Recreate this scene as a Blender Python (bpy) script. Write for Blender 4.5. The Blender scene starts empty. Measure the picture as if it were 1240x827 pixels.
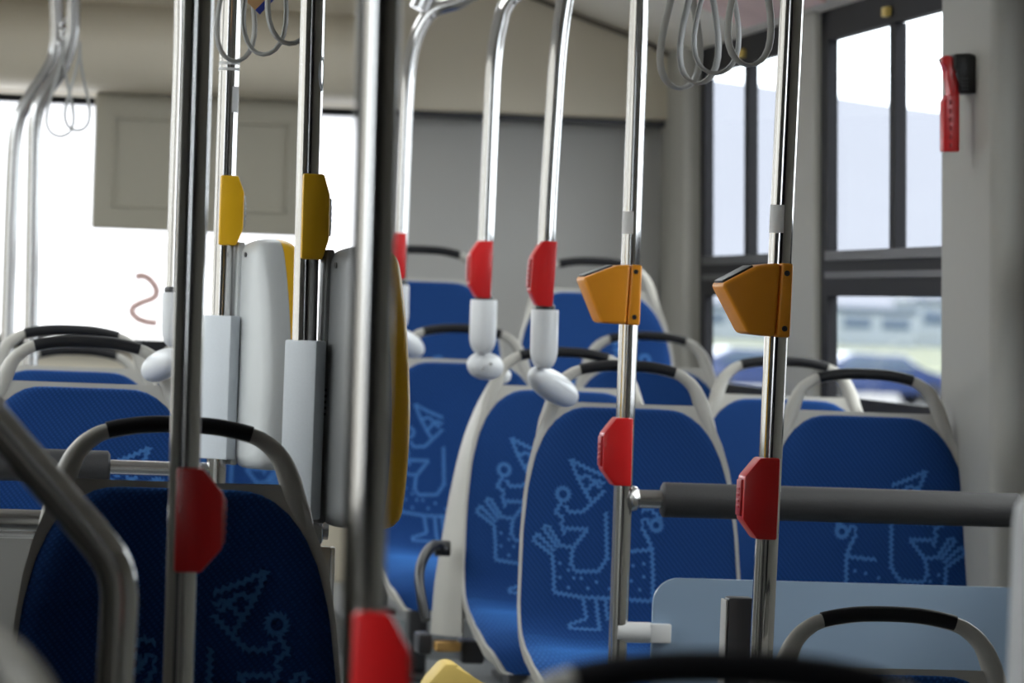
import bpy, bmesh, math, random
from mathutils import Vector, Matrix
random.seed(7)
scene = bpy.context.scene
COL = scene.collection
PI = math.pi

# ------------------------------------------------------------------ camera
# bus axes: X to the right, Y towards the rear of the bus, Z up; metres
CAM = Vector((0, 0, 1.25))
F = 5000.0                                   # focal length for a 1240 px wide frame
Yc = Vector((-719, 61.5, -F)).normalized()
sl = 0.036
Xc = Vector((1, -sl, (-719 - 61.5 * sl) / F)).normalized()
Zc = Xc.cross(Yc)
M = Matrix((Xc, Yc, Zc))
cd = bpy.data.cameras.new('camera')
cam = bpy.data.objects.new('camera', cd)
COL.objects.link(cam)
cam.matrix_world = Matrix.Translation(CAM) @ M.to_4x4()
cd.sensor_width = 36
cd.lens = 36 * F / 1240
cd.clip_start = 0.05
cd.clip_end = 6000
cd.dof.use_dof = True
cd.dof.focus_distance = 6.3
cd.dof.aperture_fstop = 7.6
scene.camera = cam

def P(px, py, D):
    """point of the bus seen in direction (px, py) at distance D down the bus"""
    w = M @ Vector((px - 620, -(py - 413.5), -F))
    return CAM + w * (D / w.y)

# ------------------------------------------------------------------ materials
def new_mat(name):
    m = bpy.data.materials.new(name)
    m.use_nodes = True
    nt = m.node_tree
    return m, nt, nt.nodes['Principled BSDF']

def mat(name, col, rough=0.5, metal=0.0, noise=0.06, nscale=30, bump=0.0, bscale=200, spec=0.5, coat=0.0):
    m, nt, b = new_mat(name)
    b.inputs['Roughness'].default_value = rough
    b.inputs['Metallic'].default_value = metal
    b.inputs['Specular IOR Level'].default_value = spec
    b.inputs['Coat Weight'].default_value = coat
    tc = nt.nodes.new('ShaderNodeTexCoord')
    n = nt.nodes.new('ShaderNodeTexNoise')
    n.inputs['Scale'].default_value = nscale
    n.inputs['Detail'].default_value = 3
    nt.links.new(tc.outputs['Object'], n.inputs['Vector'])
    mx = nt.nodes.new('ShaderNodeMix')
    mx.data_type = 'RGBA'
    mx.inputs[6].default_value = (*[c * (1 - noise) for c in col], 1)
    mx.inputs[7].default_value = (*[min(1, c * (1 + noise)) for c in col], 1)
    nt.links.new(n.outputs['Fac'], mx.inputs[0])
    nt.links.new(mx.outputs[2], b.inputs['Base Color'])
    if bump:
        n2 = nt.nodes.new('ShaderNodeTexNoise')
        n2.inputs['Scale'].default_value = bscale
        nt.links.new(tc.outputs['Object'], n2.inputs['Vector'])
        bp = nt.nodes.new('ShaderNodeBump')
        bp.inputs['Strength'].default_value = bump
        bp.inputs['Distance'].default_value = 0.002
        nt.links.new(n2.outputs['Fac'], bp.inputs['Height'])
        nt.links.new(bp.outputs['Normal'], b.inputs['Normal'])
    return m

def fabric_mat():
    m, nt, b = new_mat('woven_blue_fabric')
    b.inputs['Roughness'].default_value = 0.85
    b.inputs['Specular IOR Level'].default_value = 0.1
    b.inputs['Sheen Weight'].default_value = 0.9
    b.inputs['Sheen Roughness'].default_value = 0.4
    b.inputs['Sheen Tint'].default_value = (0.10, 0.36, 1, 1)
    tc = nt.nodes.new('ShaderNodeTexCoord')
    def wave(rot, scale):
        mp = nt.nodes.new('ShaderNodeMapping')
        mp.inputs['Rotation'].default_value = (0, rot, 0)
        nt.links.new(tc.outputs['Object'], mp.inputs['Vector'])
        w = nt.nodes.new('ShaderNodeTexWave')
        w.wave_type = 'BANDS'
        w.bands_direction = 'X'
        w.inputs['Scale'].default_value = scale
        w.inputs['Distortion'].default_value = 0.6
        w.inputs['Detail'].default_value = 1
        nt.links.new(mp.outputs['Vector'], w.inputs['Vector'])
        return w.outputs['Fac']
    a = wave(math.radians(38), 40)
    c = wave(math.radians(-52), 62)
    mu = nt.nodes.new('ShaderNodeMath')
    mu.operation = 'MULTIPLY'
    nt.links.new(a, mu.inputs[0])
    nt.links.new(c, mu.inputs[1])
    cr = nt.nodes.new('ShaderNodeValToRGB')
    cr.color_ramp.elements[0].position = 0.1
    cr.color_ramp.elements[0].color = (0.0075, 0.034, 0.132, 1)
    cr.color_ramp.elements[1].position = 0.8
    cr.color_ramp.elements[1].color = (0.0155, 0.062, 0.228, 1)
    nt.links.new(mu.outputs[0], cr.inputs['Fac'])
    nt.links.new(cr.outputs['Color'], b.inputs['Base Color'])
    bp = nt.nodes.new('ShaderNodeBump')
    bp.inputs['Strength'].default_value = 0.4
    bp.inputs['Distance'].default_value = 0.002
    nt.links.new(mu.outputs[0], bp.inputs['Height'])
    nt.links.new(bp.outputs['Normal'], b.inputs['Normal'])
    return m

def glass_mat(name, tint, gloss=0.06):
    m = bpy.data.materials.new(name)
    m.use_nodes = True
    nt = m.node_tree
    nt.nodes.clear()
    o = nt.nodes.new('ShaderNodeOutputMaterial')
    t = nt.nodes.new('ShaderNodeBsdfTransparent')
    t.inputs['Color'].default_value = (*tint, 1)
    g = nt.nodes.new('ShaderNodeBsdfGlossy')
    g.inputs['Roughness'].default_value = 0.03
    mx = nt.nodes.new('ShaderNodeMixShader')
    mx.inputs[0].default_value = gloss
    nt.links.new(t.outputs[0], mx.inputs[1])
    nt.links.new(g.outputs[0], mx.inputs[2])
    nt.links.new(mx.outputs[0], o.inputs[0])
    return m

def film_mat():
    m = bpy.data.materials.new('milky_rear_glass')
    m.use_nodes = True
    nt = m.node_tree
    nt.nodes.clear()
    o = nt.nodes.new('ShaderNodeOutputMaterial')
    t = nt.nodes.new('ShaderNodeBsdfTransparent')
    t.inputs['Color'].default_value = (1, 1, 1, 1)
    g = nt.nodes.new('ShaderNodeBsdfTranslucent')
    n = nt.nodes.new('ShaderNodeTexNoise')
    n.inputs['Scale'].default_value = 2
    cr = nt.nodes.new('ShaderNodeValToRGB')
    cr.color_ramp.elements[0].color = (0.86, 0.90, 0.95, 1)
    cr.color_ramp.elements[1].color = (0.97, 0.98, 1, 1)
    nt.links.new(n.outputs['Fac'], cr.inputs['Fac'])
    nt.links.new(cr.outputs['Color'], g.inputs['Color'])
    mx = nt.nodes.new('ShaderNodeMixShader')
    mx.inputs[0].default_value = 0.7
    nt.links.new(t.outputs[0], mx.inputs[1])
    nt.links.new(g.outputs[0], mx.inputs[2])
    nt.links.new(mx.outputs[0], o.inputs[0])
    return m

def panel_mat():
    """frosted blue-grey partition glass"""
    m, nt, b = new_mat('frosted_partition_glass')
    b.inputs['Roughness'].default_value = 0.25
    tc = nt.nodes.new('ShaderNodeTexCoord')
    n = nt.nodes.new('ShaderNodeTexNoise')
    n.inputs['Scale'].default_value = 3
    nt.links.new(tc.outputs['Object'], n.inputs['Vector'])
    cr = nt.nodes.new('ShaderNodeValToRGB')
    cr.color_ramp.elements[0].color = (0.27, 0.38, 0.53, 1)
    cr.color_ramp.elements[1].color = (0.33, 0.44, 0.59, 1)
    nt.links.new(n.outputs['Fac'], cr.inputs['Fac'])
    nt.links.new(cr.outputs['Color'], b.inputs['Base Color'])
    b.inputs['Alpha'].default_value = 0.93
    return m

MT = {}
MT['shell'] = mat('grey_plastic_shell', (0.41, 0.395, 0.36), 0.45, noise=0.03)
MT['fabric'] = fabric_mat()
MT['stitch'] = mat('light_blue_stitching', (0.03, 0.135, 0.38), 0.8, noise=0.3, nscale=150)
MT['grip'] = mat('black_rubber', (0.008, 0.008, 0.010), 0.5, spec=0.3)
MT['chrome'] = mat('polished_steel', (0.68, 0.67, 0.66), 0.10, 1.0, noise=0.03, nscale=8)
MT['dull_steel'] = mat('dull_steel', (0.50, 0.49, 0.48), 0.22, 1.0, noise=0.04)
MT['brushed'] = mat('brushed_steel', (0.62, 0.62, 0.62), 0.24, 1.0, noise=0.04)
MT['red'] = mat('red_plastic', (0.66, 0.012, 0.014), 0.35, noise=0.04, coat=0.2)
MT['dark_red'] = mat('dark_red_plastic', (0.42, 0.01, 0.015), 0.4, noise=0.04)
MT['orange'] = mat('orange_plastic', (0.95, 0.36, 0.02), 0.38, noise=0.03)
MT['yellow'] = mat('yellow_plastic', (0.95, 0.53, 0.014), 0.35, noise=0.03)
MT['pale_yellow'] = mat('pale_yellow_paint', (0.80, 0.58, 0.16), 0.5)
MT['white'] = mat('white_plastic', (0.70, 0.71, 0.73), 0.3, noise=0.02)
MT['bright_white'] = mat('bright_white_paint', (0.92, 0.93, 0.95), 0.3, noise=0.02)
MT['box_white'] = mat('speckled_white_plastic', (0.60, 0.64, 0.69), 0.4, noise=0.05, nscale=300)
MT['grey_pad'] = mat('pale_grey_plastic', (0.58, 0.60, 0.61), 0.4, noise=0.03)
MT['pad_shade'] = mat('shaded_pad_plastic', (0.20, 0.205, 0.21), 0.4, noise=0.03)  # pale shell of the near guard pad, its shade put into the colour
MT['clear_cap'] = mat('bluish_push_face', (0.55, 0.62, 0.66), 0.12)
MT['foam'] = mat('dark_grey_foam', (0.036, 0.036, 0.039), 0.55, bump=0.2)
MT['dark'] = mat('dark_grey_plastic', (0.045, 0.045, 0.05), 0.4)
MT['black'] = mat('black_plastic', (0.012, 0.012, 0.013), 0.35)
MT['frame'] = mat('black_window_rubber', (0.016, 0.016, 0.019), 0.6, spec=0.15)
MT['wall'] = mat('warm_grey_wall_panel', (0.36, 0.35, 0.315), 0.55, noise=0.02)
MT['bulk'] = mat('beige_bulkhead', (0.64, 0.58, 0.465), 0.55, noise=0.02, nscale=3)
MT['tower'] = mat('grey_rear_panel', (0.40, 0.395, 0.38), 0.5, noise=0.02, nscale=3)
MT['ceil'] = mat('light_ceiling_panel', (0.80, 0.76, 0.68), 0.5, noise=0.02, nscale=3)
MT['disp'] = mat('taupe_display_box', (0.33, 0.305, 0.245), 0.55, noise=0.02)
MT['floor'] = mat('speckled_vinyl_floor', (0.15, 0.16, 0.17), 0.45, noise=0.25, nscale=250)
MT['podium'] = mat('grey_podium_vinyl', (0.20, 0.21, 0.22), 0.5, noise=0.1, nscale=200)
MT['edge'] = mat('light_step_edge', (0.55, 0.56, 0.57), 0.4)
MT['strap'] = mat('grey_strap_webbing', (0.40, 0.40, 0.385), 0.45)
MT['tan'] = mat('tan_plastic', (0.55, 0.32, 0.10), 0.5)
MT['glass'] = glass_mat('window_glass', (0.93, 0.96, 0.97))
MT['seam'] = mat('dark_taupe_seam', (0.13, 0.11, 0.09), 0.6)
MT['film'] = film_mat()
MT['panel'] = panel_mat()
MT['edge_glass'] = mat('bright_glass_edge', (0.55, 0.72, 0.85), 0.2)
MT['graffiti'] = mat('faded_pink_marker', (0.72, 0.50, 0.47), 0.7)
MT['sticker'] = mat('white_sticker', (0.9, 0.9, 0.9), 0.5)
MT['oval'] = mat('grey_oval_sticker', (0.42, 0.43, 0.46), 0.5)
MT['blue'] = mat('blue_card_edge', (0.03, 0.05, 0.32), 0.5)
MT['peach'] = mat('orange_card', (0.72, 0.42, 0.2), 0.5)
MT['pink'] = mat('pink_advert', (0.85, 0.58, 0.55), 0.5, noise=0.3, nscale=3)
MT['grass'] = mat('dry_grass', (0.095, 0.108, 0.066), 0.9, noise=0.35, nscale=0.02)
MT['asphalt'] = mat('grey_asphalt', (0.14, 0.14, 0.15), 0.9, noise=0.2, nscale=0.05)
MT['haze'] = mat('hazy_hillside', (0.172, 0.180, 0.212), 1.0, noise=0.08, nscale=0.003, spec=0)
MT['bld'] = mat('white_rendered_wall', (0.20, 0.23, 0.26), 0.8)
MT['dimwall'] = mat('pale_reflection_wall', (0.42, 0.40, 0.37), 0.8)  # for the added wall that dims the pole reflections
MT['bldglass'] = mat('dark_blue_glass', (0.05, 0.075, 0.115), 0.2)
MT['carblue'] = mat('blue_car_paint', (0.022, 0.04, 0.12), 0.25, coat=0.3)
MT['carwhite'] = mat('white_car_paint', (0.26, 0.26, 0.27), 0.3)
MT['tyre'] = mat('tyre_rubber', (0.02, 0.02, 0.02), 0.8)
MT['orange_lamp'] = mat('orange_lamp', (0.7, 0.16, 0.04), 0.3)
MT['tree'] = mat('hazy_leaves', (0.10, 0.16, 0.10), 0.9, noise=0.4, nscale=0.6)

# ------------------------------------------------------------------ mesh helpers
def finish(name, bm, mats, parent=None, loc=None, smooth=True, ang=40):
    bmesh.ops.recalc_face_normals(bm, faces=bm.faces)
    me = bpy.data.meshes.new(name)
    bm.to_mesh(me)
    bm.free()
    if not isinstance(mats, (list, tuple)):
        mats = [mats]
    for m in mats:
        me.materials.append(MT[m] if isinstance(m, str) else m)
    if smooth:
        for p in me.polygons:
            p.use_smooth = True
        me.set_sharp_from_angle(angle=math.radians(ang))
    o = bpy.data.objects.new(name, me)
    COL.objects.link(o)
    if loc is not None:
        o.location = loc
    if parent is not None:
        o.parent = parent
    return o

def tag(o, label, cat, group=None):
    o['label'] = label
    o['category'] = cat
    if group:
        o['group'] = group
    return o

def thing(name, label, cat, loc, group=None):
    o = bpy.data.objects.new(name, None)
    o.empty_display_size = 0.05
    COL.objects.link(o)
    o.location = loc
    return tag(o, label, cat, group)

def struct(name, bm, m, parent=None, **k):
    o = finish(name, bm, m, parent, **k)
    if parent is None:
        o['kind'] = 'structure'
    return o

def add_box(bm, c, s, bevel=0.0, rot=None, mi=0, seg=2):
    g = bmesh.ops.create_cube(bm, size=1)
    vs = g['verts']
    bmesh.ops.scale(bm, vec=s, verts=vs)
    if bevel:
        es = list({e for v in vs for e in v.link_edges})
        r = bmesh.ops.bevel(bm, geom=es, offset=bevel, segments=seg, profile=0.5, affect='EDGES')
        vs = list({v for f in r['faces'] for v in f.verts} | {v for v in vs if v.is_valid})
    if rot is not None:
        bmesh.ops.rotate(bm, cent=(0, 0, 0), matrix=rot, verts=vs)
    bmesh.ops.translate(bm, vec=c, verts=vs)
    for f in {f for v in vs for f in v.link_faces}:
        f.material_index = mi
    return vs

def add_range(bm, x0, x1, y0, y1, z0, z1, bevel=0.0, mi=0):
    return add_box(bm, ((x0 + x1) / 2, (y0 + y1) / 2, (z0 + z1) / 2), (abs(x1 - x0), abs(y1 - y0), abs(z1 - z0)), bevel, mi=mi)

def catmull(pts, n=6):
    pts = [Vector(p) for p in pts]
    out = []
    for i in range(len(pts) - 1):
        p0 = pts[i - 1] if i > 0 else pts[i] * 2 - pts[i + 1]
        p1, p2 = pts[i], pts[i + 1]
        p3 = pts[i + 2] if i + 2 < len(pts) else pts[i + 1] * 2 - pts[i]
        for k in range(n):
            t = k / n
            out.append(0.5 * ((2 * p1) + (p2 - p0) * t + (2 * p0 - 5 * p1 + 4 * p2 - p3) * t * t + (3 * p1 - p0 - 3 * p2 + p3) * t ** 3))
    out.append(pts[-1])
    return out

def add_tube(bm, pts, r, seg=16, cap=True, closed=False, rb=None, ref=None, mi=0):
    """sweep a round or elliptical section (r across, rb along ref) down a path"""
    pts = [Vector(p) for p in pts]
    n = len(pts)
    rr = r if isinstance(r, (list, tuple)) else [r] * n
    rbb = rr if rb is None else (rb if isinstance(rb, (list, tuple)) else [rb] * n)
    rings = []
    up = None
    for i, p in enumerate(pts):
        if closed:
            t = (pts[(i + 1) % n] - pts[i - 1]).normalized()
        else:
            t = (pts[min(i + 1, n - 1)] - pts[max(i - 1, 0)]).normalized()
        if ref is not None:
            b = Vector(ref)
            b = (b - t * b.dot(t)).normalized()
        elif up is None:
            b = t.orthogonal().normalized()
        else:
            b = (up - t * up.dot(t)).normalized()
        up = b
        a = t.cross(b).normalized()
        ring = []
        for k in range(seg):
            an = 2 * PI * k / seg
            ring.append(bm.verts.new(p + a * (math.cos(an) * rr[i]) + b * (math.sin(an) * rbb[i])))
        rings.append(ring)
    m = n if closed else n - 1
    for i in range(m):
        A, B = rings[i], rings[(i + 1) % n]
        for k in range(seg):
            f = bm.faces.new((A[k], A[(k + 1) % seg], B[(k + 1) % seg], B[k]))
            f.material_index = mi
    if cap and not closed:
        bm.faces.new(rings[0]).material_index = mi
        bm.faces.new(rings[-1]).material_index = mi
    return rings

def add_lathe(bm, prof, c=(0, 0, 0), axis=(0, 0, 1), seg=24, mi=0):
    """prof: (radius, height) pairs along axis"""
    ax = Vector(axis).normalized()
    a = ax.orthogonal().normalized()
    b = ax.cross(a)
    c = Vector(c)
    rings = []
    for r, h in prof:
        r = max(r, 1e-5)
        rings.append([bm.verts.new(c + ax * h + (a * math.cos(2 * PI * k / seg) + b * math.sin(2 * PI * k / seg)) * r) for k in range(seg)])
    for A, B in zip(rings, rings[1:]):
        for k in range(seg):
            bm.faces.new((A[k], A[(k + 1) % seg], B[(k + 1) % seg], B[k])).material_index = mi
    bm.faces.new(rings[0]).material_index = mi
    bm.faces.new(rings[-1]).material_index = mi

def add_prism(bm, poly, y0, y1, bevel=0.0, seg=2, mi=0):
    """extrude an (x, z) polygon from y0 to y1"""
    A = [bm.verts.new((x, y0, z)) for x, z in poly]
    B = [bm.verts.new((x, y1, z)) for x, z in poly]
    fs = [bm.faces.new(A), bm.faces.new(B)]
    n = len(poly)
    for i in range(n):
        fs.append(bm.faces.new((A[i], A[(i + 1) % n], B[(i + 1) % n], B[i])))
    for f in fs:
        f.material_index = mi
    if bevel:
        es = list({e for f in fs for e in f.edges})
        r = bmesh.ops.bevel(bm, geom=es, offset=bevel, segments=seg, profile=0.5, affect='EDGES')
        for f in r['faces']:
            f.material_index = mi

def lerp_tab(tab, v):
    if v <= tab[0][0]:
        return tab[0][1]
    for (a, b), (c, d) in zip(tab, tab[1:]):
        if v <= c:
            return b + (d - b) * (v - a) / (c - a)
    return tab[-1][1]

# ------------------------------------------------------------------ bus shell
FLOOR = -0.12
XL, XR = -0.36, 2.17
TILT = 0.036
YF, YB = -1.2, 11.8
def xr(z, inset=0.0):
    return XR - inset - (z - 1.25) * TILT

bm = bmesh.new()
add_range(bm, XL - .05, XR + .12, YF, YB + .1, FLOOR - .1, FLOOR)
struct('floor', bm, 'floor')

# ceiling vault, extruded along the bus
half = [(2.165, 1.995), (2.11, 2.005), (2.0, 2.055), (1.86, 2.10), (1.72, 2.15), (1.5, 2.225), (1.3, 2.265), (0.9, 2.29)]
prof = half + [(1.81 - x, z) for x, z in reversed(half[:-1])]
light_hatches = [(8.0, 8.8), (9.9, 10.6)]  # unseen roof openings added to brighten the seat cushions from above
bm = bmesh.new()
cuts = sorted({YF - .1, YB + .1} | {v for h in light_hatches for v in h})
for y0, y1 in zip(cuts, cuts[1:]):
    for k in range(len(prof) - 1):
        if (y0, y1) in light_hatches and abs((prof[k][0] + prof[k + 1][0]) / 2 - .905) < .4:
            continue
        bm.faces.new([bm.verts.new(c) for c in ((prof[k][0], y0, prof[k][1]), (prof[k + 1][0], y0, prof[k + 1][1]), (prof[k + 1][0], y1, prof[k + 1][1]), (prof[k][0], y1, prof[k][1]))])
bmesh.ops.remove_doubles(bm, verts=bm.verts, dist=.0005)
struct('ceiling', bm, 'ceil', ang=60)
for i, (y0, y1) in enumerate(light_hatches):
    bm = bmesh.new()
    add_range(bm, .50, 1.31, y0, y1, 2.292, 2.298)
    struct('window_%d' % (i + 10), bm, 'glass', smooth=False)  # glass over the added roof openings

# right wall: apron under the windows, header and pillars, leaning in like the real side
def slanted(bm, y0, y1, z0, z1, inset=0.0, th=0.014, mi=0):
    vs = []
    for z in (z0, z1):
        x = xr(z, inset)
        for y in (y0, y1):
            vs.append(bm.verts.new((x, y, z)))
            vs.append(bm.verts.new((x + th + inset, y, z)))
    a, b, c, d, e, f, g, h = vs   # z0:(y0 in,out)(y1 in,out) z1: same
    for q in ((a, c, d, b), (e, f, h, g), (a, b, f, e), (c, g, h, d), (a, e, g, c), (b, d, h, f)):
        bm.faces.new(q).material_index = mi
WZ0, WZ1 = 1.04, 2.02
wins = [(10.17, 11.32, 10.70), (8.33, 9.76, 9.05), (6.3, 7.80, 7.10)]
bm = bmesh.new()
slanted(bm, YF, YB, FLOOR, WZ0)
edges = sorted([(a, b) for a, b, c in wins])
prev = YF
for a, b in edges:
    slanted(bm, prev, a, WZ0, WZ1)
    prev = b
slanted(bm, prev, YB, WZ0, WZ1)
struct('wall_right', bm, 'wall', smooth=False)

for i, (y0, y1, ym) in enumerate(wins):
    bm = bmesh.new()
    slanted(bm, y0, y1, WZ0, 1.08, 0.012, .012)
    slanted(bm, y0, y1, 1.93, WZ1, 0.012, .012)
    slanted(bm, y0, y0 + .05, 1.08, 1.93, 0.012, .03)
    slanted(bm, y1 - .075, y1, 1.04, 2.0, 0.012, .012)
    slanted(bm, y0 + .05, y1 - .075, 1.318, 1.402, 0.012, .012)
    w = struct('window_%d' % (i + 1), bm, 'frame', smooth=False)
    b2 = bmesh.new()
    slanted(b2, ym - .028, ym + .028, 1.402, 1.93, 0.006, .02)
    finish('mullion', b2, 'frame', w, smooth=False)
    b2 = bmesh.new()
    slanted(b2, y0 + .05, y1 - .075, 1.402, 1.425, 0.02, .02)
    slanted(b2, y0 + .05, y1 - .075, 1.36, 1.375, 0.02, .02)
    finish('sliding_rail', b2, 'dark', w, smooth=False)
    b2 = bmesh.new()
    slanted(b2, y0 + .05, y1 - .075, 1.08, 1.93, -0.006, .012)
    finish('pane', b2, 'glass', w, smooth=False)
    b2 = bmesh.new()
    zz = 1.955
    add_box(b2, (xr(zz, .02), ym, zz), (.016, .04, .022), .003)
    finish('latch', b2, 'pale_yellow', w)

def pillar(name, y0, y1, inset):
    bm = bmesh.new()
    rings = []
    r = min(.03, inset * .6)
    for z in (FLOOR, 1.04, 2.04):
        x = xr(z)
        sec = [(x + .01, y0)]
        for k in range(6):
            a = k / 5 * PI / 2
            sec.append((x - inset + r * (1 - math.sin(a)), y0 + r * (1 - math.cos(a))))
        for k in range(6):
            a = k / 5 * PI / 2
            sec.append((x - inset + r * (1 - math.cos(a)), y1 - r * (1 - math.sin(a))))
        sec.append((x + .01, y1))
        rings.append([bm.verts.new((a, b, z)) for a, b in sec])
    for A, B in zip(rings, rings[1:]):
        for k in range(len(A) - 1):
            bm.faces.new((A[k], A[k + 1], B[k + 1], B[k]))
    bm.faces.new(rings[0]); bm.faces.new(rings[-1])
    struct(name, bm, 'wall')
pillar('trim_1', 7.84, 8.27, .095)
pillar('trim_2', 9.76, 10.17, .03)
pillar('trim_3', 11.36, 11.79, .05)

# left wall beside the camera
bm = bmesh.new()
lw = [(2.0, 3.25), (5.45, 7.0), (7.2, 8.4), (8.7, 9.9), (10.2, 11.3)]
add_range(bm, XL - .06, XL, YF, YB, FLOOR, 1.04)
add_range(bm, XL - .06, XL, YF, YB, 2.0, 2.06)
prev = YF
for a, b in lw:
    add_range(bm, XL - .06, XL, prev, a, 1.04, 2.0)
    prev = b
add_range(bm, XL - .06, XL, prev, YB, 1.04, 2.0)
struct('wall_left', bm, 'wall', smooth=False)
for i, (a, b) in enumerate(lw):
    bm = bmesh.new()
    add_range(bm, XL - .03, XL - .024, a, b, 1.04, 2.0)
    struct('window_%d' % (i + 12), bm, 'glass', smooth=False)

bm = bmesh.new()
add_range(bm, XL, .06, 4.02, 4.06, FLOOR, 2.28)  # unseen panel added to keep window light off the near left seat
struct('light_block', bm, 'dark', smooth=False)

# rear wall: lower panel, bulkhead above, grey tower on the right
bm = bmesh.new()
add_range(bm, XL, 2.2, YB, YB + .06, FLOOR, 1.12)
add_range(bm, 1.28, 2.2, YB, YB + .06, 1.12, 2.3)
add_range(bm, XL, 1.28, YB, YB + .06, 1.82, 2.3)
struct('wall_rear', bm, 'bulk', smooth=False)
bm = bmesh.new()
add_range(bm, XL, 2.16, 11.62, YB, 1.815, 2.30, .012)
struct('trim_4', bm, 'bulk')
bm = bmesh.new()
add_range(bm, 1.30, 2.115, 11.72, YB, .38, 1.80, .01)
struct('trim_5', bm, 'tower')
bm = bmesh.new()
add_range(bm, 1.30, 2.14, 11.66, 11.72, 1.797, 1.814)  # dark strip painted in as the shadow line below the bulkhead
struct('shadow_strip', bm, 'dark', smooth=False)
bm = bmesh.new()
add_tube(bm, catmull([(x, 11.605, z - .012) for x, z in half[1:]], 4), .007, 8)
struct('trim_10', bm, 'seam')
# rounded cove box above the rear window
bm = bmesh.new()
sec = [(11.64, 2.075), (11.58, 2.07), (11.50, 2.05), (11.44, 2.01), (11.41, 1.96), (11.41, 1.90), (11.44, 1.85), (11.50, 1.825), (11.64, 1.82)]
sec = [(p.x, p.y) for p in catmull([(a, b, 0) for a, b in sec], 3)]
R0_, R1_ = [[bm.verts.new((x, y, z)) for y, z in sec] for x in (XL, 1.285)]
for k in range(len(sec) - 1):
    bm.faces.new((R0_[k], R0_[k + 1], R1_[k + 1], R1_[k]))
bm.faces.new(R0_); bm.faces.new(R1_)
struct('trim_7', bm, 'bulk')
# rear window
bm = bmesh.new()
add_range(bm, XL, 1.30, 11.75, 11.79, 1.10, 1.135)
add_range(bm, XL, 1.30, 11.75, 11.79, 1.795, 1.825)
add_range(bm, 1.255, 1.30, 11.75, 11.79, 1.135, 1.795)
w6 = struct('window_6', bm, 'frame', smooth=False)
bm = bmesh.new()
add_range(bm, XL, 1.255, 11.795, 11.80, 1.135, 1.795)
finish('pane', bm, 'film', w6, smooth=False)
bm = bmesh.new()
pts = [P(a / 2.952, 270 + b / 2.952, 11.78) for a, b in ((483, 192), (515, 190), (545, 212), (560, 245), (548, 268), (512, 282), (480, 298), (472, 318), (490, 340), (525, 354), (562, 357))]
add_tube(bm, catmull(pts, 5), .0105, 8, rb=.002, ref=(0, 1, 0))
tag(finish('graffiti_squiggle', bm, 'graffiti'), 'faded pink S-shaped squiggle drawn on the bright rear window', 'graffiti')
# display housing in the rear window
dp = P(244, 200, 11.55)
d0, d1 = P(117, 122, 11.55), P(372, 286, 11.55)
t = thing('display_housing', 'flat taupe display housing with an inset panel hanging in the rear window', 'display housing', (d0.x, 11.55, d1.z))
bm = bmesh.new()
w_, h_ = d1.x - d0.x, 1.82 - d1.z
add_range(bm, 0, w_, 0, .10, 0, h_, .006)
finish('case', bm, 'disp', t)
bm = bmesh.new()
i0, i1 = P(138, 141, 11.55), P(348, 259, 11.55)
for (x0, x1, z0, z1) in ((i0.x, i1.x, i0.z - .008, i0.z), (i0.x, i1.x, i1.z, i1.z + .008), (i0.x, i0.x + .008, i1.z, i0.z), (i1.x - .008, i1.x, i1.z, i0.z)):
    add_range(bm, x0 - d0.x, x1 - d0.x, -.006, .004, z0 - d1.z, z1 - d1.z, .002)
finish('inset_frame', bm, 'disp', t)
# bulkhead behind the camera
bm = bmesh.new()
add_range(bm, XL - .06, XR + .15, YF - .06, YF, FLOOR, 2.35)
struct('wall_front', bm, 'dark', smooth=False)

# raised seat podiums and rear platform
def podium(name, x0, x1, y0, y1, z1, m='podium'):
    bm = bmesh.new()
    add_range(bm, x0, x1, y0, y1, FLOOR, z1, .008)
    struct(name, bm, m)
podium('platform_left', XL, .60, 4.75, 9.4, .13)
podium('platform_right', 1.16, XR, 7.2, 9.55, .20)
podium('platform_rear', XL, XR, 9.55, YB, .36)
podium('step_rear', 1.10, 2.16, 10.45, YB, .46)
bm = bmesh.new()
add_range(bm, .60, 1.16, 9.53, 9.62, .345, .372, .005)
struct('trim_8', bm, 'edge')

# ------------------------------------------------------------------ passenger seat
H = 0.98                                    # floor to the top of the grab handle
PROF = [(0, 0), (-.018, -.09), (-.042, -.2), (-.075, -.35), (-.104, -.46), (-.127, -.525), (-.165, -.562), (-.22, -.578), (-.30, -.582), (-.39, -.590), (-.45, -.603), (-.495, -.63), (-.515, -.675)]
PC = catmull([(0, y, z) for y, z in PROF], 8)
ARC = [0]
for a, b in zip(PC, PC[1:]):
    ARC.append(ARC[-1] + (b - a).length)
def prof_at(s):
    s = max(0, min(ARC[-1] - 1e-6, s))
    for i in range(len(PC) - 1):
        if ARC[i + 1] >= s:
            f = (s - ARC[i]) / (ARC[i + 1] - ARC[i])
            p = PC[i].lerp(PC[i + 1], f)
            t = (PC[i + 1] - PC[i]).normalized()
            return p, Vector((0, -t.z * -1 if False else t.z, -t.y))
    return PC[-1], Vector((0, -1, 0))
def front_normal(s):
    """normal on the sitting side (forward / up)"""
    a, _ = prof_at(max(0, s - .004))
    b, _ = prof_at(min(ARC[-1], s + .004))
    t = (b - a).normalized()
    n = Vector((0, t.z, -t.y))
    return n if n.dot(Vector((0, -1, .6))) > 0 else -n
SHW = [(.085, .150), (.10, .163), (.13, .176), (.17, .191), (.22, .204), (.28, .213), (.36, .220), (.5, .226), (.78, .226), (.88, .218), (.96, .196), (1.02, .165), (1.07, .125)]
PHW = [(.097, .070), (.0985, .095), (.103, .112), (.113, .130), (.128, .148), (.155, .169), (.20, .188), (.26, .203), (.35, .214), (.5, .221), (.78, .221), (.88, .211), (.95, .190), (1.01, .158), (1.05, .125)]
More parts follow.
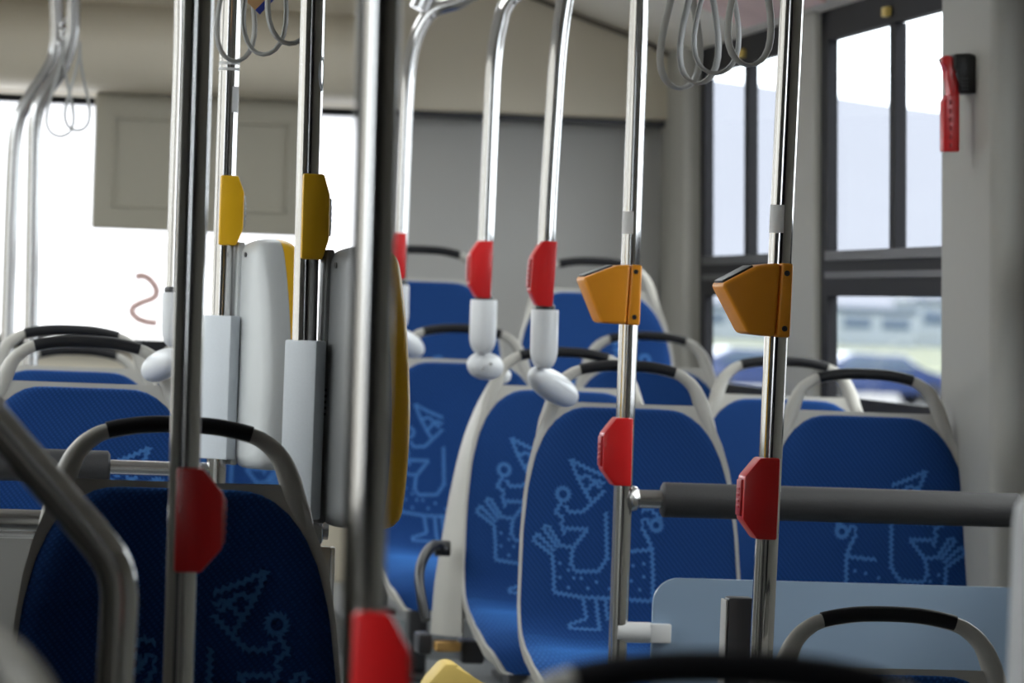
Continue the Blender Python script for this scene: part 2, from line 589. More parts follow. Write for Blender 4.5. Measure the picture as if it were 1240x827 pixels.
def edge_lift(u, s):
    k = 1 if s < .62 else max(-1.1, 1 - (s - .62) / .13)
    return .022 * abs(u) ** 3.2 * min(1, s / .3 + .25) * k
def surf(x, s, off=0.0):
    p, _ = prof_at(s)
    n = front_normal(s)
    u = min(1, abs(x) / .226)
    q = p + n * (edge_lift(u, s) + off)
    return Vector((x, q.y, q.z + H))
US = [-1, -.985, -.95, -.88, -.75, -.55, -.28, 0, .28, .55, .75, .88, .95, .985, 1]
def grid(bm, rows, mi=0):
    for A, B in zip(rows, rows[1:]):
        for k in range(len(A) - 1):
            bm.faces.new((A[k], A[k + 1], B[k + 1], B[k])).material_index = mi
SJ = 0.60                                   # arc length where back meets seat cushion

def shell_bm(s0, s1, th=.024):
    bm = bmesh.new()
    ss = [s0 + (s1 - s0) * i / 26 for i in range(27)]
    ss += [v for v, _ in SHW if s0 < v < s1]
    ss = sorted(set(ss))
    fr, bk = [], []
    for s in ss:
        hw = lerp_tab(SHW, s)
        fr.append([bm.verts.new(surf(u * hw, s, .003 * (abs(u) > .97))) for u in US])
        bk.append([bm.verts.new(surf(u * hw * .985, s, -th)) for u in US])
    grid(bm, fr)
    grid(bm, [list(reversed(r)) for r in bk])
    for r0, r1, f0, f1 in ((fr[0], bk[0], 0, 0), (fr[-1], bk[-1], 0, 0)):
        for k in range(len(r0) - 1):
            bm.faces.new((r0[k], r0[k + 1], r1[k + 1], r1[k]))
    for i in range(len(ss) - 1):
        for k in (0, -1):
            bm.faces.new((fr[i][k], fr[i + 1][k], bk[i + 1][k], bk[i][k]))
    return bm

def pad_off(u, e):
    return .0125 * (1 - abs(u) ** 14) * e + .0012
def pad_bm(s0, s1, top_round=True):
    bm = bmesh.new()
    ss = [s0 + (s1 - s0) * i / 30 for i in range(31)]
    if top_round:
        ss += [.0975, .0985, .100, .103, .107, .113, .12, .128]
    ss = sorted({s for s in ss if s0 <= s <= s1})
    rows = []
    for s in ss:
        hw = lerp_tab(PHW, s)
        e = min(1, (s - s0) / .012) if top_round else 1
        e = min(e, (s1 - s) / .012 if not top_round else 1)
        e = math.sqrt(max(0, 1 - (1 - e) ** 2))
        rows.append([bm.verts.new(surf(u * hw, s, pad_off(u, e))) for u in US])
    grid(bm, rows)
    return bm

# woven figure on the backrest: polylines read off the fabric (x metres, s down the back)
def MZ(pts):
    return [((600 + a / 3.757 - 768) * .00164, (560 + b / 3.757 - 437) * .00164 * 1.02) for a, b in pts]
def circ(cx, cy, r, n=14):
    return [(cx + r * math.cos(2 * PI * k / n), cy + r * math.sin(2 * PI * k / n)) for k in range(n + 1)]
MOTIF = [MZ(l) for l in (
    circ(325, 165, 30), circ(758, 292, 26),
    [(318, 200), (288, 250), (325, 268), (318, 300), (332, 350)],
    [(335, 215), (355, 245), (420, 240), (470, 190), (520, 140)],
    [(360, 5), (395, 90), (430, 150), (455, 190)], [(360, 5), (430, 40), (520, 75)], [(430, 150), (480, 95), (520, 110)],
    [(395, 90), (440, 75), (500, 130)],
    [(335, 320), (440, 320), (370, 410), (362, 480), (385, 515), (490, 510), (530, 450), (525, 240)],
    [(185, 380), (270, 440)], [(205, 350), (285, 425)], [(230, 322), (300, 410)], [(255, 310), (315, 400)], [(185, 380), (205, 350)], [(230, 322), (255, 310)],
    [(315, 400), (370, 405)],
    [(275, 440), (282, 530), (282, 615), (420, 632), (500, 632), (740, 640), (742, 520), (738, 400), (715, 345), (690, 300)],
    [(600, 415), (660, 412), (735, 405)],
    [(690, 290), (705, 260), (735, 290)], [(690, 230), (730, 215), (785, 270)],
    [(418, 640), (432, 735), (350, 775), (352, 800), (490, 800), (478, 640)],
    [(520, 640), (530, 740)],
)]
DOTS = MZ([(310, 480), (350, 510), (310, 545), (350, 590), (410, 545), (440, 590), (480, 560), (560, 540), (600, 590), (640, 550), (680, 590), (700, 530), (650, 480), (700, 470), (590, 500), (540, 590), (375, 545)])
def add_motif(bm, mirror):
    sg = -1 if mirror else 1
    def stitch(x, s, ang, L=.0078, W=.0030):
        ca, sa = math.cos(ang), math.sin(ang)
        q = []
        for a, b in ((-L, 0), (0, -W), (L, 0), (0, W)):
            xx, s2 = x + a * ca - b * sa, s + a * sa + b * ca
            hw = lerp_tab(PHW, s2)
            if abs(xx) > hw * .95 or s2 > SJ - .004:
                return
            q.append(bm.verts.new(surf(sg * xx, s2, pad_off(xx / hw, 1) + .0012)))
        bm.faces.new(q).material_index = 1
    for line in MOTIF:
        for (x0, s0), (x1, s1) in zip(line, line[1:]):
            d = math.hypot(x1 - x0, s1 - s0)
            n = max(1, int(d / .0050))
            an = math.atan2(s1 - s0, x1 - x0)
            for k in range(n):
                f = (k + .5) / n
                stitch(x0 + (x1 - x0) * f, s0 + (s1 - s0) * f, an + (0.95 if k % 2 else -0.95))
    for x, s in DOTS:
        stitch(x, s, .9, .005, .004)

HC = [(.186, .20), (.171, .145), (.158, .108), (.146, .072), (.135, .050), (.119, .034), (.097, .0225), (.05, .0135), (0, .0115)]
HC = [(-x, t) for x, t in HC] + [(x, t) for x, t in reversed(HC[:-1])]
def hpt(x, t, fwd=0.0):
    p, _ = prof_at(t)
    n = front_normal(t)
    lift = edge_lift(min(1, abs(x) / .215), t) if t > .09 else .006
    q = p + n * (lift - .006 + fwd - max(0, t - .11) * .14)
    return Vector((x, q.y, q.z + H))
HPATH = catmull([hpt(x, t) for x, t in HC], 6)
def half_w(p):
    ax = abs(p.x)
    return lerp_tab([(0, .0098), (.10, .0105), (.135, .0125), (.15, .0155), (.165, .015), (.186, .006)], ax)

def seat_meshes(mirror):
    d = {}
    bm = pad_bm(.097, SJ)
    add_motif(bm, mirror)
    d['back_cushion'] = bm
    return d
SEATMESH = {}
def cached(key, fn, mats):
    if key not in SEATMESH:
        o = finish(key[0], fn(), mats)
        SEATMESH[key] = o.data
        bpy.data.objects.remove(o)
    return SEATMESH[key]
def child(name, me, parent, loc=None):
    o = bpy.data.objects.new(name, me)
    COL.objects.link(o)
    o.parent = parent
    if loc is not None:
        o.location = loc
    return o
def mk_handle():
    bm = bmesh.new()
    add_tube(bm, HPATH, [half_w(p) for p in HPATH], 12, rb=.010, ref=(0, 1, 0))
    return bm
def mk_grip():
    bm = bmesh.new()
    pts = [p + Vector((0, -.001, .0015)) for p in HPATH if abs(p.x) < .098]
    add_tube(bm, pts, .0112, 14, rb=.0118, ref=(0, 1, 0))
    return bm
def mk_back(mirror):
    bm = pad_bm(.097, SJ)
    add_motif(bm, mirror)
    return bm
def mk_leg(x, L):
    bm = bmesh.new()
    add_box(bm, (x, -.27, L / 2 + .012), (.045, .07, L - .012), .006)
    add_box(bm, (x, -.27, .008), (.07, .26, .016), .004)
    add_box(bm, (x, -.27, L), (.05, .34, .03), .006)
    return bm

def seat(px, py, D, mirror, label, plat, group='blue fabric bus seats with grab handles'):
    p = P(px, py, D)
    base = p.z - H
    t = thing('passenger_seat', label, 'seat', (p.x, D, plat), group)
    dz = Vector((0, 0, base - plat))
    child('back_shell', cached(('back_shell',), lambda: shell_bm(.088, .66), 'shell'), t, dz)
    child('seat_pan', cached(('seat_pan',), lambda: shell_bm(.66, 1.07), 'shell'), t, dz)
    child('back_cushion', cached(('back_cushion', mirror), lambda: mk_back(mirror), ['fabric', 'stitch']), t, dz)
    child('seat_cushion', cached(('seat_cushion',), lambda: pad_bm(SJ, 1.05, False), 'fabric'), t, dz)
    h = child('grab_handle', cached(('grab_handle',), mk_handle, 'shell'), t, dz)
    child('grip', cached(('grip',), mk_grip, 'grip'), h)
    L = base + .375 - plat
    for x in (-.12, .12):
        finish('leg', mk_leg(x, L), 'dark', t)
    return t, dz

S = {}
def mk(key, *a):
    S[key] = seat(*a)
mk('L0', -230, 715, 2.6, True, 'out-of-focus seat whose grey shell corner pokes in at bottom left', FLOOR)
mk('L1', 218, 505, 5.55, True, 'dark blue seat in shadow at left, nearest of the left column', .13)
mk('L2', 106, 407, 7.65, True, 'blue seat behind the left padded bar, second from front at left', .13)
mk('L3', 87, 394, 8.65, True, 'blue seat just behind another at left, only its top edge showing', .13)
mk('L4', 95, 420, 10.55, True, 'rearmost left seat seen through the handle openings of two left seats', .36)
mk('M4', 262, 410, 10.9, True, 'rear seat mostly hidden behind the white post cover, shell corner showing', .36)
mk('N0', 882, 789, 2.5, False, 'very blurred seat at bottom centre with a black grip close to the camera', FLOOR)
mk('R0', 1076, 735, 5.75, False, 'low seat in front of the frosted partition, only its handle above the frame edge', FLOOR)
mk('R1', 760, 437, 8.2, False, 'blue aisle seat behind the slim pole with orange validator, figure on backrest', .20)
mk('R1w', 1048, 447, 8.15, True, 'blue window seat beside the emergency hammer pillar behind the padded bar', .20)
mk('R2', 683, 421, 8.95, False, 'blue aisle seat with folding armrest, second row on the right', .20)
mk('R2w', 950, 432, 8.98, True, 'blue window seat second row on the right, behind the pole with orange validator', .20)
mk('R3', 560, 393, 10.15, False, 'blue aisle seat third row on the right, beside the near yellow pad', .36)
mk('R3w', 784, 402, 10.2, True, 'blue window seat third row on the right, behind the farther orange validator', .36)
mk('R4', 513, 298, 10.95, False, 'raised rear row seat left of the two hanging red buttons', .46)
mk('R4w', 720, 312, 10.95, True, 'raised rear row seat beside the right wall in front of grey panel', .46)

# aisle-side cover, bracket and folding armrest of the second-row aisle seat
t, dz = S['R2']
bm = bmesh.new()
OFF = [(.05, 0.0), (.12, .004), (.2, .010), (.3, .020), (.42, .034), (.52, .048), (.64, .056)]
rows = []
for i in range(21):
    s = .07 + (.63 - .07) * i / 20
    hw = lerp_tab(SHW, s) if s > .09 else .146
    o = lerp_tab(OFF, s)
    if s < .48:
        p = surf(-hw + .004, s, -.004)
        last = p
    else:
        p = Vector((-.222, last.y - (s - .48) * .15, H - s))
    rows.append([bm.verts.new(v) for v in (p, p + Vector((-o * .5 - .002, .02, 0)), p + Vector((-o * .9 - .002, .05, 0)), p + Vector((-o - .002, .085, 0)), p + Vector((.02, .11, 0)))])
grid(bm, rows)
bm.faces.new(rows[0]); bm.faces.new(rows[-1])
child('side_cover', finish('side_cover', bm, 'shell', t).data, t, dz)
for o in list(t.children):
    if o.name.startswith('side_cover') and o.location.length == 0:
        bpy.data.objects.remove(o)
        break
Ti = Matrix.Translation(-Vector(t.location))
bm = bmesh.new()
for a, b in ((541, 782),):
    p = Ti @ P(a, b, 8.86)
    add_box(bm, p, (.055, .06, .022), .004)
finish('bracket', bm, 'tan', t)['label'] = 'tan bracket under the shell'
bm = bmesh.new()
p = Ti @ P(531, 787, 8.9)
add_box(bm, p + Vector((-.035, 0, .015)), (.03, .09, .045), .006)
finish('under_frame', bm, 'dark', t)
bm = bmesh.new()
add_box(bm, p + Vector((.07, 0, .0)), (.05, .09, .05), .006)
finish('under_frame', bm, 'dark', t)
pts = [Ti @ P(a, b, d) for a, b, d in ((538, 664, 8.80), (527, 660, 8.78), (515, 672, 8.72), (508, 694, 8.66), (510, 722, 8.62), (516, 751, 8.60))]
bm = bmesh.new()
add_tube(bm, catmull(pts, 6), .0105, 12, rb=.018, ref=(0, 1, 0))
ar = finish('armrest', bm, 'black', t)
bm = bmesh.new()
add_tube(bm, [pts[0] + Vector((-.02, 0, 0)), pts[0] + Vector((.012, 0, 0))], .017, 16)
finish('pivot', bm, 'black', ar)

# ------------------------------------------------------------------ vertical poles
def pole(px0, py0, px1, py1, D, label, r=.0175, zt=None, m='chrome', zb=None, name='grab_pole'):
    """straight pole through two seen points, carried on to floor and ceiling"""
    a, b = P(px0, py0, D), P(px1, py1, D)
    d = (a - b) / (a.z - b.z)
    zt = 2.33 if zt is None else zt
    zb = FLOOR if zb is None else zb
    top = a + d * (zt - a.z)
    bot = b + d * (zb - b.z)
    t = thing(name, label, 'pole', bot)
    L = top - bot
    bm = bmesh.new()
    add_tube(bm, [L * (k / 8) for k in range(9)], r, 28)
    finish('tube', bm, m, t)
    bm = bmesh.new()
    add_lathe(bm, [(r + .022, 0), (r + .022, .006), (r + .006, .012), (r + .004, .035), (r, .036)], seg=24)
    finish('foot_flange', bm, m, t)
    t['ax'] = tuple(d)
    return t, (lambda z: Vector(bot) + d * (z - bot.z)), d

def sleeve(bm, f, d, base, z0, z1, r, a0=0, a1=2 * PI, n=20):
    """thin label wrapped round a pole"""
    rows = []
    for z in (z0, z1):
        c = f(z) - base
        rows.append([bm.verts.new(c + Vector((math.cos(a0 + (a1 - a0) * k / n) * r, math.sin(a0 + (a1 - a0) * k / n) * r, 0))) for k in range(n + 1)])
    grid(bm, rows)

pA, fA, dA = pole(240, 5, 216, 820, 4.7, 'dark chrome pole with a red button in front of the shadowed left seat')
pB, fB, dB = pole(460, 5, 438, 800, 3.35, 'thick out-of-focus pole nearest the camera with a red button at its base')
pC, fC, dC = pole(379, 5, 369, 400, 5.85, 'chrome pole with an oval sticker holding the near yellow pad')
pD, fD, dD = pole(280, 5, 268, 380, 7.05, 'chrome pole behind the left seat holding the farther white pad')
pE, fE, dE = pole(774, 0, 748, 790, 7.2, 'slim chrome pole at the end of the right padded bar', r=.0168)
pF, fF, dF = pole(959, 0, 922, 790, 6.0, 'bright chrome pole with red button right of centre')
def zat(f, py, D):
    return P(600, py, D).z
for (t, f, z0, z1, r, a0, a1, m) in (
        (pE, fE, P(755, 283, 7.2).z, P(755, 256, 7.2).z, .0172, PI * .9, PI * 1.5, 'sticker'),
        (pF, fF, P(937, 282, 6.0).z, P(937, 248, 6.0).z, .0179, PI * .95, PI * 1.5, 'sticker'),
        (pD, fD, P(283, 138, 7.1).z, P(283, 107, 7.1).z, .0179, PI * 1.6, PI * 2.05, 'sticker')):
    bm = bmesh.new()
    sleeve(bm, f, None, Vector(t.location), z0, z1, r, a0, a1)
    finish('sticker', bm, m, t)
# oval sticker
bm = bmesh.new()
zc, hh = P(386, 90, 5.85).z, .025
cv = []
for k in range(24):
    a = 2 * PI * k / 24
    an = PI * 1.80 + .42 * math.cos(a)
    c = fC(zc + hh * math.sin(a)) - Vector(pC.location)
    cv.append(bm.verts.new(c + Vector((math.cos(an) * .0180, math.sin(an) * .0180, 0))))
bm.faces.new(cv)
finish('oval_sticker', bm, 'oval', pC)
# two pale bands on the far pole
bm = bmesh.new()
for py in (79, 86):
    z = P(279, py, 7.1).z
    sleeve(bm, fD, None, Vector(pD.location), z - .0025, z + .0025, .0182)
finish('band', bm, 'sticker', pD)

# ------------------------------------------------------------------ stop buttons
def stop_button(f, D, pyt, pyb, side, label, col='red', face='dark_red', w=.046, px=500, group='stop buttons on the poles'):
    zt, zb = P(px, pyt, D).z, P(px, pyb, D).z
    c = f((zt + zb) / 2)
    ht = (zt - zb) / 2
    t = thing('stop_button', label, 'stop button', c, group)
    s = side
    ax = (f(zt) - f(zb)) / (zt - zb)
    sh = lambda z: ax.x * z
    k = ht / .06
    poly = [(s * -.010, ht), (s * .020, ht), (s * w, ht * .52), (s * w, -ht * .52), (s * .020, -ht), (s * -.010, -ht)]
    poly = [(x + sh(z), z) for x, z in poly]
    bm = bmesh.new()
    add_prism(bm, poly, -.026, .024, .003)
    finish('housing', bm, col, t)
    bm = bmesh.new()
    hz = ht * .48
    pl = [(s * (w - .003), hz), (s * (w + .0035), hz * .9), (s * (w + .0035), -hz * .9), (s * (w - .003), -hz)]
    add_prism(bm, [(x + sh(z), z) for x, z in pl], -.017, .015, .0015)
    pf = finish('push_face', bm, face, t)
    bm = bmesh.new()
    for q in (-.45, -.15, .15, .45):
        add_box(bm, (s * (w + .0038) + sh(hz * q), -.002, hz * q), (.002, .02, hz * .16), .0006)
    finish('raised_marks', bm, face, pf)
    return t
stop_button(fA, 4.7, 574, 699, 1, 'dark red stop button on the pole before the shadowed left seat', w=.044)
stop_button(fB, 3.35, 740, 925, 1, 'large blurred red stop button at the bottom edge of the frame', w=.037)
stop_button(fC, 5.85, 216, 319, 1, 'yellow stop button in shade on the pole with the oval sticker', 'yellow', 'clear_cap', w=.029)
stop_button(fD, 7.05, 222, 306, 1, 'bright yellow stop button above the white pad', 'yellow', 'clear_cap', w=.031)
stop_button(fE, 7.2, 497, 580, -1, 'red stop button just above the left end of the padded bar', w=.042)
stop_button(fF, 6.0, 540, 640, -1, 'red stop button crossing in front of the padded bar', w=.043)

# ------------------------------------------------------------------ ticket validators
def validator(D, pts, label, f, screws, seam, group='orange ticket validators'):
    q = [P(a, b, D - .045) for a, b in pts]
    c = sum(q, Vector()) / len(q)
    c.y = D
    t = thing('ticket_validator', label, 'ticket validator', c, group)
    poly = [(v.x - c.x, v.z - c.z) for v in q]      # tl tip, top mid, top right, bottom right, bottom left
    sx = P(seam, pts[0][1], D - .045).x - c.x
    tl, tm, tr, br, bl = poly
    bm = bmesh.new()
    sb = sx - .004
    add_prism(bm, [tl, tm, (sx, tr[1]), (sb, br[1] + .0005), bl], -.045, .045, .006, 3)
    finish('housing', bm, 'orange', t)
    bm = bmesh.new()
    add_prism(bm, [(sx + .001, tr[1]), tr, br, (sb + .001, br[1])], -.0455, .0455, .004, 3)
    cl = finish('clamp_cover', bm, 'orange', t)
    for a, b in screws:
        p = P(a, b, D - .045)
        bm = bmesh.new()
        add_lathe(bm, [(.0036, -.001), (.0042, 0), (.0042, .0015), (.0025, .0016), (.002, .0005)], (p.x - c.x, -.0452, p.z - c.z), (0, -1, 0), 14)
        finish('screw', bm, 'dark', cl)
    # dark reader plate on the sloping top
    d = Vector((tm[0] - tl[0], 0, tm[1] - tl[1]))
    n = Vector((-d.z, 0, d.x)).normalized()
    mid = Vector((tl[0] + tm[0], 0, tl[1] + tm[1])) / 2 + n * .0008
    bm = bmesh.new()
    ang = math.atan2(d.z, d.x)
    add_box(bm, mid, (d.length * .84, .066, .005), .0015, rot=Matrix.Rotation(-ang, 3, 'Y'))
    finish('reader_plate', bm, 'dark', t)
    return t
validator(6.0, [(874, 344), (918, 321), (961, 319), (957, 409), (905, 404)], 'larger orange validator on the bright pole at right', fF, [(953, 331), (950, 398)], 945)
validator(7.2, [(706, 336), (747, 321), (778, 321), (775, 394), (728, 391)], 'smaller orange validator on the slim pole behind', fE, [(770, 329), (768, 384)], 764)

# ------------------------------------------------------------------ hanging seat poles with white cups
def ceil_z(x):
    x = x if x > .905 else 1.81 - x
    return lerp_tab([(a, b) for a, b in reversed(half)], x) - .018
def seat_pole(path, D, cup, conn, label, btn=None, ringc='dark', arc=True):
    """steel tube coming down to a seat corner: tube, black ring, white cup, white clamp"""
    pts = [P(a, b, D) for a, b in path]
    xt = pts[0].x + (.10 if pts[0].x > .8 else .01)
    pts.insert(0, Vector((xt, D, ceil_z(xt))))
    base = P(cup[0], cup[2], D)
    t = thing('seat_corner_pole', label, 'pole', base)
    bm = bmesh.new()
    add_tube(bm, catmull([p - base for p in pts], 8), .0168, 20)
    finish('tube', bm, 'chrome', t)
    ct, cb = P(cup[0] + cup[4], cup[1], D) - base, Vector((0, 0, 0))
    ax = ct - cb
    L = ax.length
    r = cup[3]
    bm = bmesh.new()
    add_lathe(bm, [(r * .45, 0), (r * .72, .006), (r * .9, .016), (r, .03), (r, L - .003), (r * .96, L), (.018, L)], cb, ax, 28)
    finish('cup', bm, 'white', t)
    bm = bmesh.new()
    add_lathe(bm, [(.019, 0), (.0195, .002), (.0195, .009), (.018, .011)], ct - ax.normalized() * .001, ax, 24)
    finish('ring', bm, 'black', t)
    a, b, rr = conn
    ca, cbb = P(a[0], a[1], D - .005) - base, P(b[0], b[1], b[2]) - base
    bm = bmesh.new()
    d = cbb - ca
    n = 14
    us = [-math.cos(PI * k / n) for k in range(n + 1)]
    pp = [ca + d * ((u + 1) / 2) for u in us]
    rads = [rr * max(.0006, (1 - abs(u) ** 2.4)) ** .46 for u in us]
    add_tube(bm, pp, rads, 24)
    c = finish('clamp', bm, 'white', t)
    return t, base, c
def hang_btn(D, cx, yt, yb, slant, label, side=-1, w=.038):
    a, b = P(cx + slant, yt, D), P(cx, yb, D)
    f = lambda z: b + (a - b) * ((z - b.z) / (a.z - b.z))
    stop_button(f, D, yt, yb, side, label, w=w, px=cx)
seat_pole([(696, -60), (684, 0), (676, 60), (671, 130), (663, 260), (659, 378)], 7.95, (658, 446, 446, .0268, 1) if False else (658, 375, 446, .0268, 2), ((645, 452), (694, 484, 8.16), .030), 'steel pole with white cup clamped to the front right aisle seat')
hang_btn(7.95, 661, 292, 371, 6, 'red stop button on the rightmost of three hanging poles', w=.037)
t, base, c = seat_pole([(665, -40), (617, 0), (604, 36), (598, 75), (595, 130), (590, 250), (585, 365)], 8.7, (584, 363, 428, .0285, 2), ((570, 440), (605, 446, 8.75), .030), 'steel pole with white cup clamped to the second right aisle seat')
for a, b in ((585, 447), (594, 441)):
    p = P(a, b, 8.675) - base
    bm = bmesh.new()
    add_lathe(bm, [(.0035, 0), (.0035, .003), (.002, .0032)], p, (0, -1, 0), 12)
    finish('screw', bm, 'brushed', c)
p = P(609, 455, 8.95) - base
bm = bmesh.new()
add_lathe(bm, [(.004, -.018), (.012, -.014), (.017, -.004), (.017, .004), (.012, .014), (.004, .018)], p, (1, 0, .2), 20)
finish('clamp', bm, 'white', t)
hang_btn(8.7, 587, 292, 361, 3, 'red stop button on the middle one of three hanging poles', w=.038)
seat_pole([(600, -30), (560, 0), (523, 14), (504, 45), (495, 85), (491, 140), (486, 270), (483, 348)], 9.75, (482, 345, 400, .0245, 1), ((476, 405), (508, 426, 9.95), .029), 'steel pole with white cup partly hidden by the thick near pole')
hang_btn(9.75, 484, 282, 338, 2, 'dark-edged red stop button beside the thick blurred pole', w=.03)
seat_pole([(224, -60), (221, 60), (215, 250), (212, 356)], 7.5, (211, 354, 420, .0235, 1), ((215, 432), (178, 452, 7.62), .027), 'steel pole with white cup clamped to a left seat corner')

# overhead crossbar tube that the farthest hanging pole meets
bm = bmesh.new()
j = P(517, 14, 9.75)
add_tube(bm, [P(508, 12, 9.75), P(524, -22, 9.75), P(545, -60, 9.75)], .026, 18)
tag(finish('overhead_joint', bm, 'brushed'), 'thick steel joint at top where the farthest hanging pole bends', 'pole joint')

# bent rear-left poles
BP = []
for (path, D, lab) in (
        ([(66, -40), (68, 0), (68, 55), (58, 85), (32, 125), (20, 155), (15, 220), (9, 400), (6, 480)], 9.88, 'leftmost bent steel pole in front of the rear window'),
        ([(90, -40), (89, 0), (87, 45), (76, 80), (52, 118), (43, 145), (41, 200), (37, 440), (36, 500)], 9.7, 'second bent steel pole from the left in front of the rear window')):
    pts = [P(a, b, D) for a, b in path]
    pts.insert(0, Vector((pts[0].x + .01, D, ceil_z(pts[0].x))))
    t = thing('bent_pole', lab, 'pole', pts[-1], None)
    b0 = pts[-1]
    bm = bmesh.new()
    fl = .36 if D > 9.9 else .36
    end = Vector((b0.x - .01, b0.y, fl)) - b0
    add_tube(bm, catmull([p - b0 for p in pts] + [end], 8), .0165, 18)
    finish('tube', bm, 'dull_steel', t)
    BP.append(t)
bm = bmesh.new()
for k in range(9):
    p = P(74 + 4.6 * (k % 3) + k * .6, 52 - k * 4.2, 9.74) - Vector(BP[1].location)
    add_box(bm, p, (.024, .05, .013), .003, rot=Matrix.Rotation(.5 + k * .3, 3, 'Y'))
finish('clamp', bm, 'chrome', BP[1])

# ------------------------------------------------------------------ guard pads, block covers, partitions at left
def guard(f, D, x0, yt, yb, label, grp, ang, width=.17, pale='grey_pad'):
    """tall rounded two-tone pad standing out from a pole"""
    zt, zb = P(300, yt, D).z, P(300, yb, D).z
    hgt = zt - zb
    c = P(x0, (yt + yb) / 2, D)
    t = thing('guard_pad', label, 'guard pad', c, grp)
    t.rotation_euler = (0, 0, ang)
    # outline (u outwards from the hinge, z)
    h = hgt / 2
    cur = catmull([(0.0, h * .985, 0), (width * .34, h, 0), (width * .60, h * .90, 0), (width * .84, h * .45, 0), (width * .97, 0, 0), (width, -h * .35, 0), (width * .93, -h * .78, 0), (width * .74, -h * .97, 0), (0.0, -h, 0)], 5)
    out = [(p.x, p.y) for p in cur]
    def half(y0, y1, scale0, scale1, m, name):
        bm = bmesh.new()
        n = 6
        rings = []
        for k in range(n + 1):
            v = k / n
            y = y0 + (y1 - y0) * v
            inset = .0 if y0 * y1 == 0 and k == 0 else (1 - math.sqrt(max(0, 1 - v ** 3))) * .022
            rings.append([bm.verts.new((max(0, x - inset), y, z * (1 - inset / h))) for x, z in out])
        for A, B in zip(rings, rings[1:]):
            for i in range(len(A)):
                bm.faces.new((A[i], A[(i + 1) % len(A)], B[(i + 1) % len(A)], B[i]))
        bm.faces.new(rings[0]); bm.faces.new(rings[-1])
        finish(name, bm, m, t, ang=50)
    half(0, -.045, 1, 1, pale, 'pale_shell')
    half(0.0005, .036, 1, 1, 'yellow', 'yellow_shell')
    # hinge strip with dark slots
    bm = bmesh.new()
    add_box(bm, (-.008, -.045, 0), (.03, .012, hgt * .97), .003)
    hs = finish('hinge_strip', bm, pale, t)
    bm = bmesh.new()
    for k in range(5):
        add_box(bm, (.0072, -.045, -.005 - k * .0085), (.003, .013, .0035), .0006)
    finish('slots', bm, 'black', hs)
    bm = bmesh.new()
    add_lathe(bm, [(.004, 0), (.0045, .002), (.002, .003)], (.03, -.0455, h * .86), (0, -1, 0), 12)
    finish('screw', bm, 'dark', t)
    return t
guard(fC, 5.85, 429, 298, 640, 'near guard pad, shade-darkened grey and yellow, partly behind the thick blurred pole', 'two-tone guard pads', math.radians(-75), .15, 'pad_shade')
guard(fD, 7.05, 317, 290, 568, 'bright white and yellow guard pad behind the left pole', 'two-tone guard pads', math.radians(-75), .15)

def block(x0, x1, yt, yb, D, label):
    a, b = P(x0, yt, D), P(x1, yb, D)
    bm = bmesh.new()
    c = (a + b) / 2
    w_ = b.x - a.x
    add_box(bm, (0, 0, 0), (w_ * .40, w_ * 1.12, a.z - b.z), .003, rot=Matrix.Rotation(math.radians(42), 3, 'Z'))
    o = finish('post_cover', bm, 'box_white', loc=(c.x, D - .012, c.z))
    return tag(o, label, 'post cover', 'white post covers')
block(346, 385, 411, 628, 5.85, 'white box cover on the near pole beside the shadowed seat handle')
block(246, 283, 381, 556, 7.05, 'bright white box cover on the far pole seen above the shadowed seat')

# left partition with padded bar
z = P(60, 565, 7.0).z
xe = fD(z).x
t = thing('padded_bar', 'grey padded bar at far left in front of the second left seat', 'bar', (XL, 7.05, z), 'padded partition bars')
bm = bmesh.new()
add_tube(bm, [(0, 0, 0), (xe - XL, 0, 0)], .013, 18)
finish('tube', bm, 'brushed', t)
bm = bmesh.new()
xp = P(133, 565, 7.05).x - XL
add_tube(bm, [(.03, 0, 0), (.034, 0, 0), (xp - .004, 0, 0), (xp, 0, 0)], [.022, .028, .028, .022], 24)
finish('foam_sleeve', bm, 'foam', t)
z2 = P(20, 647, 7.05).z
bm = bmesh.new()
add_tube(bm, [(XL, 7.05, z2), (xe, 7.05, z2)], .018, 18)
tag(finish('lower_rail', bm, 'brushed'), 'steel rail below the left padded bar, on top of the pale panel', 'rail')
bm = bmesh.new()
add_range(bm, XL + .01, xe - .03, 7.04, 7.06, .25, z2 - .018, .003)
add_range(bm, XL + .01, xe - .03, 7.034, 7.066, P(20, 702, 7.05).z - .003, P(20, 702, 7.05).z, .001, mi=1)
add_range(bm, XL + .01, xe - .03, 7.04, 7.06, z2 + .018, P(20, 623, 7.05).z, .003)
tag(finish('partition_panel', bm, ['white', 'edge']), 'pale partition panel at far left below the steel rail', 'partition')
# partition behind the shadowed seat, on the near pole
z3 = P(395, 643, 5.85).z
bm = bmesh.new()
xq = fC(z3).x
add_tube(bm, [(XL, 5.9, z3), (xq + .045, 5.9, z3)], .0155, 18)
add_box(bm, (xq + .01, 5.885, z3), (.05, .05, .042), .006)
tag(finish('clamp_rail', bm, 'brushed'), 'grey steel rail and clamp below the near guard pad', 'rail')
bm = bmesh.new()
x1 = P(404, 700, 5.9).x
add_range(bm, XL + .02, x1 - .006, 5.892, 5.908, .2, z3 - .025, .002)
add_range(bm, x1 - .006, x1, 5.888, 5.912, .2, z3 - .025, .002, mi=1)
tag(finish('partition_panel', bm, ['tower', 'white']), 'dark partition panel with white edge right of the shadowed left seat', 'partition')

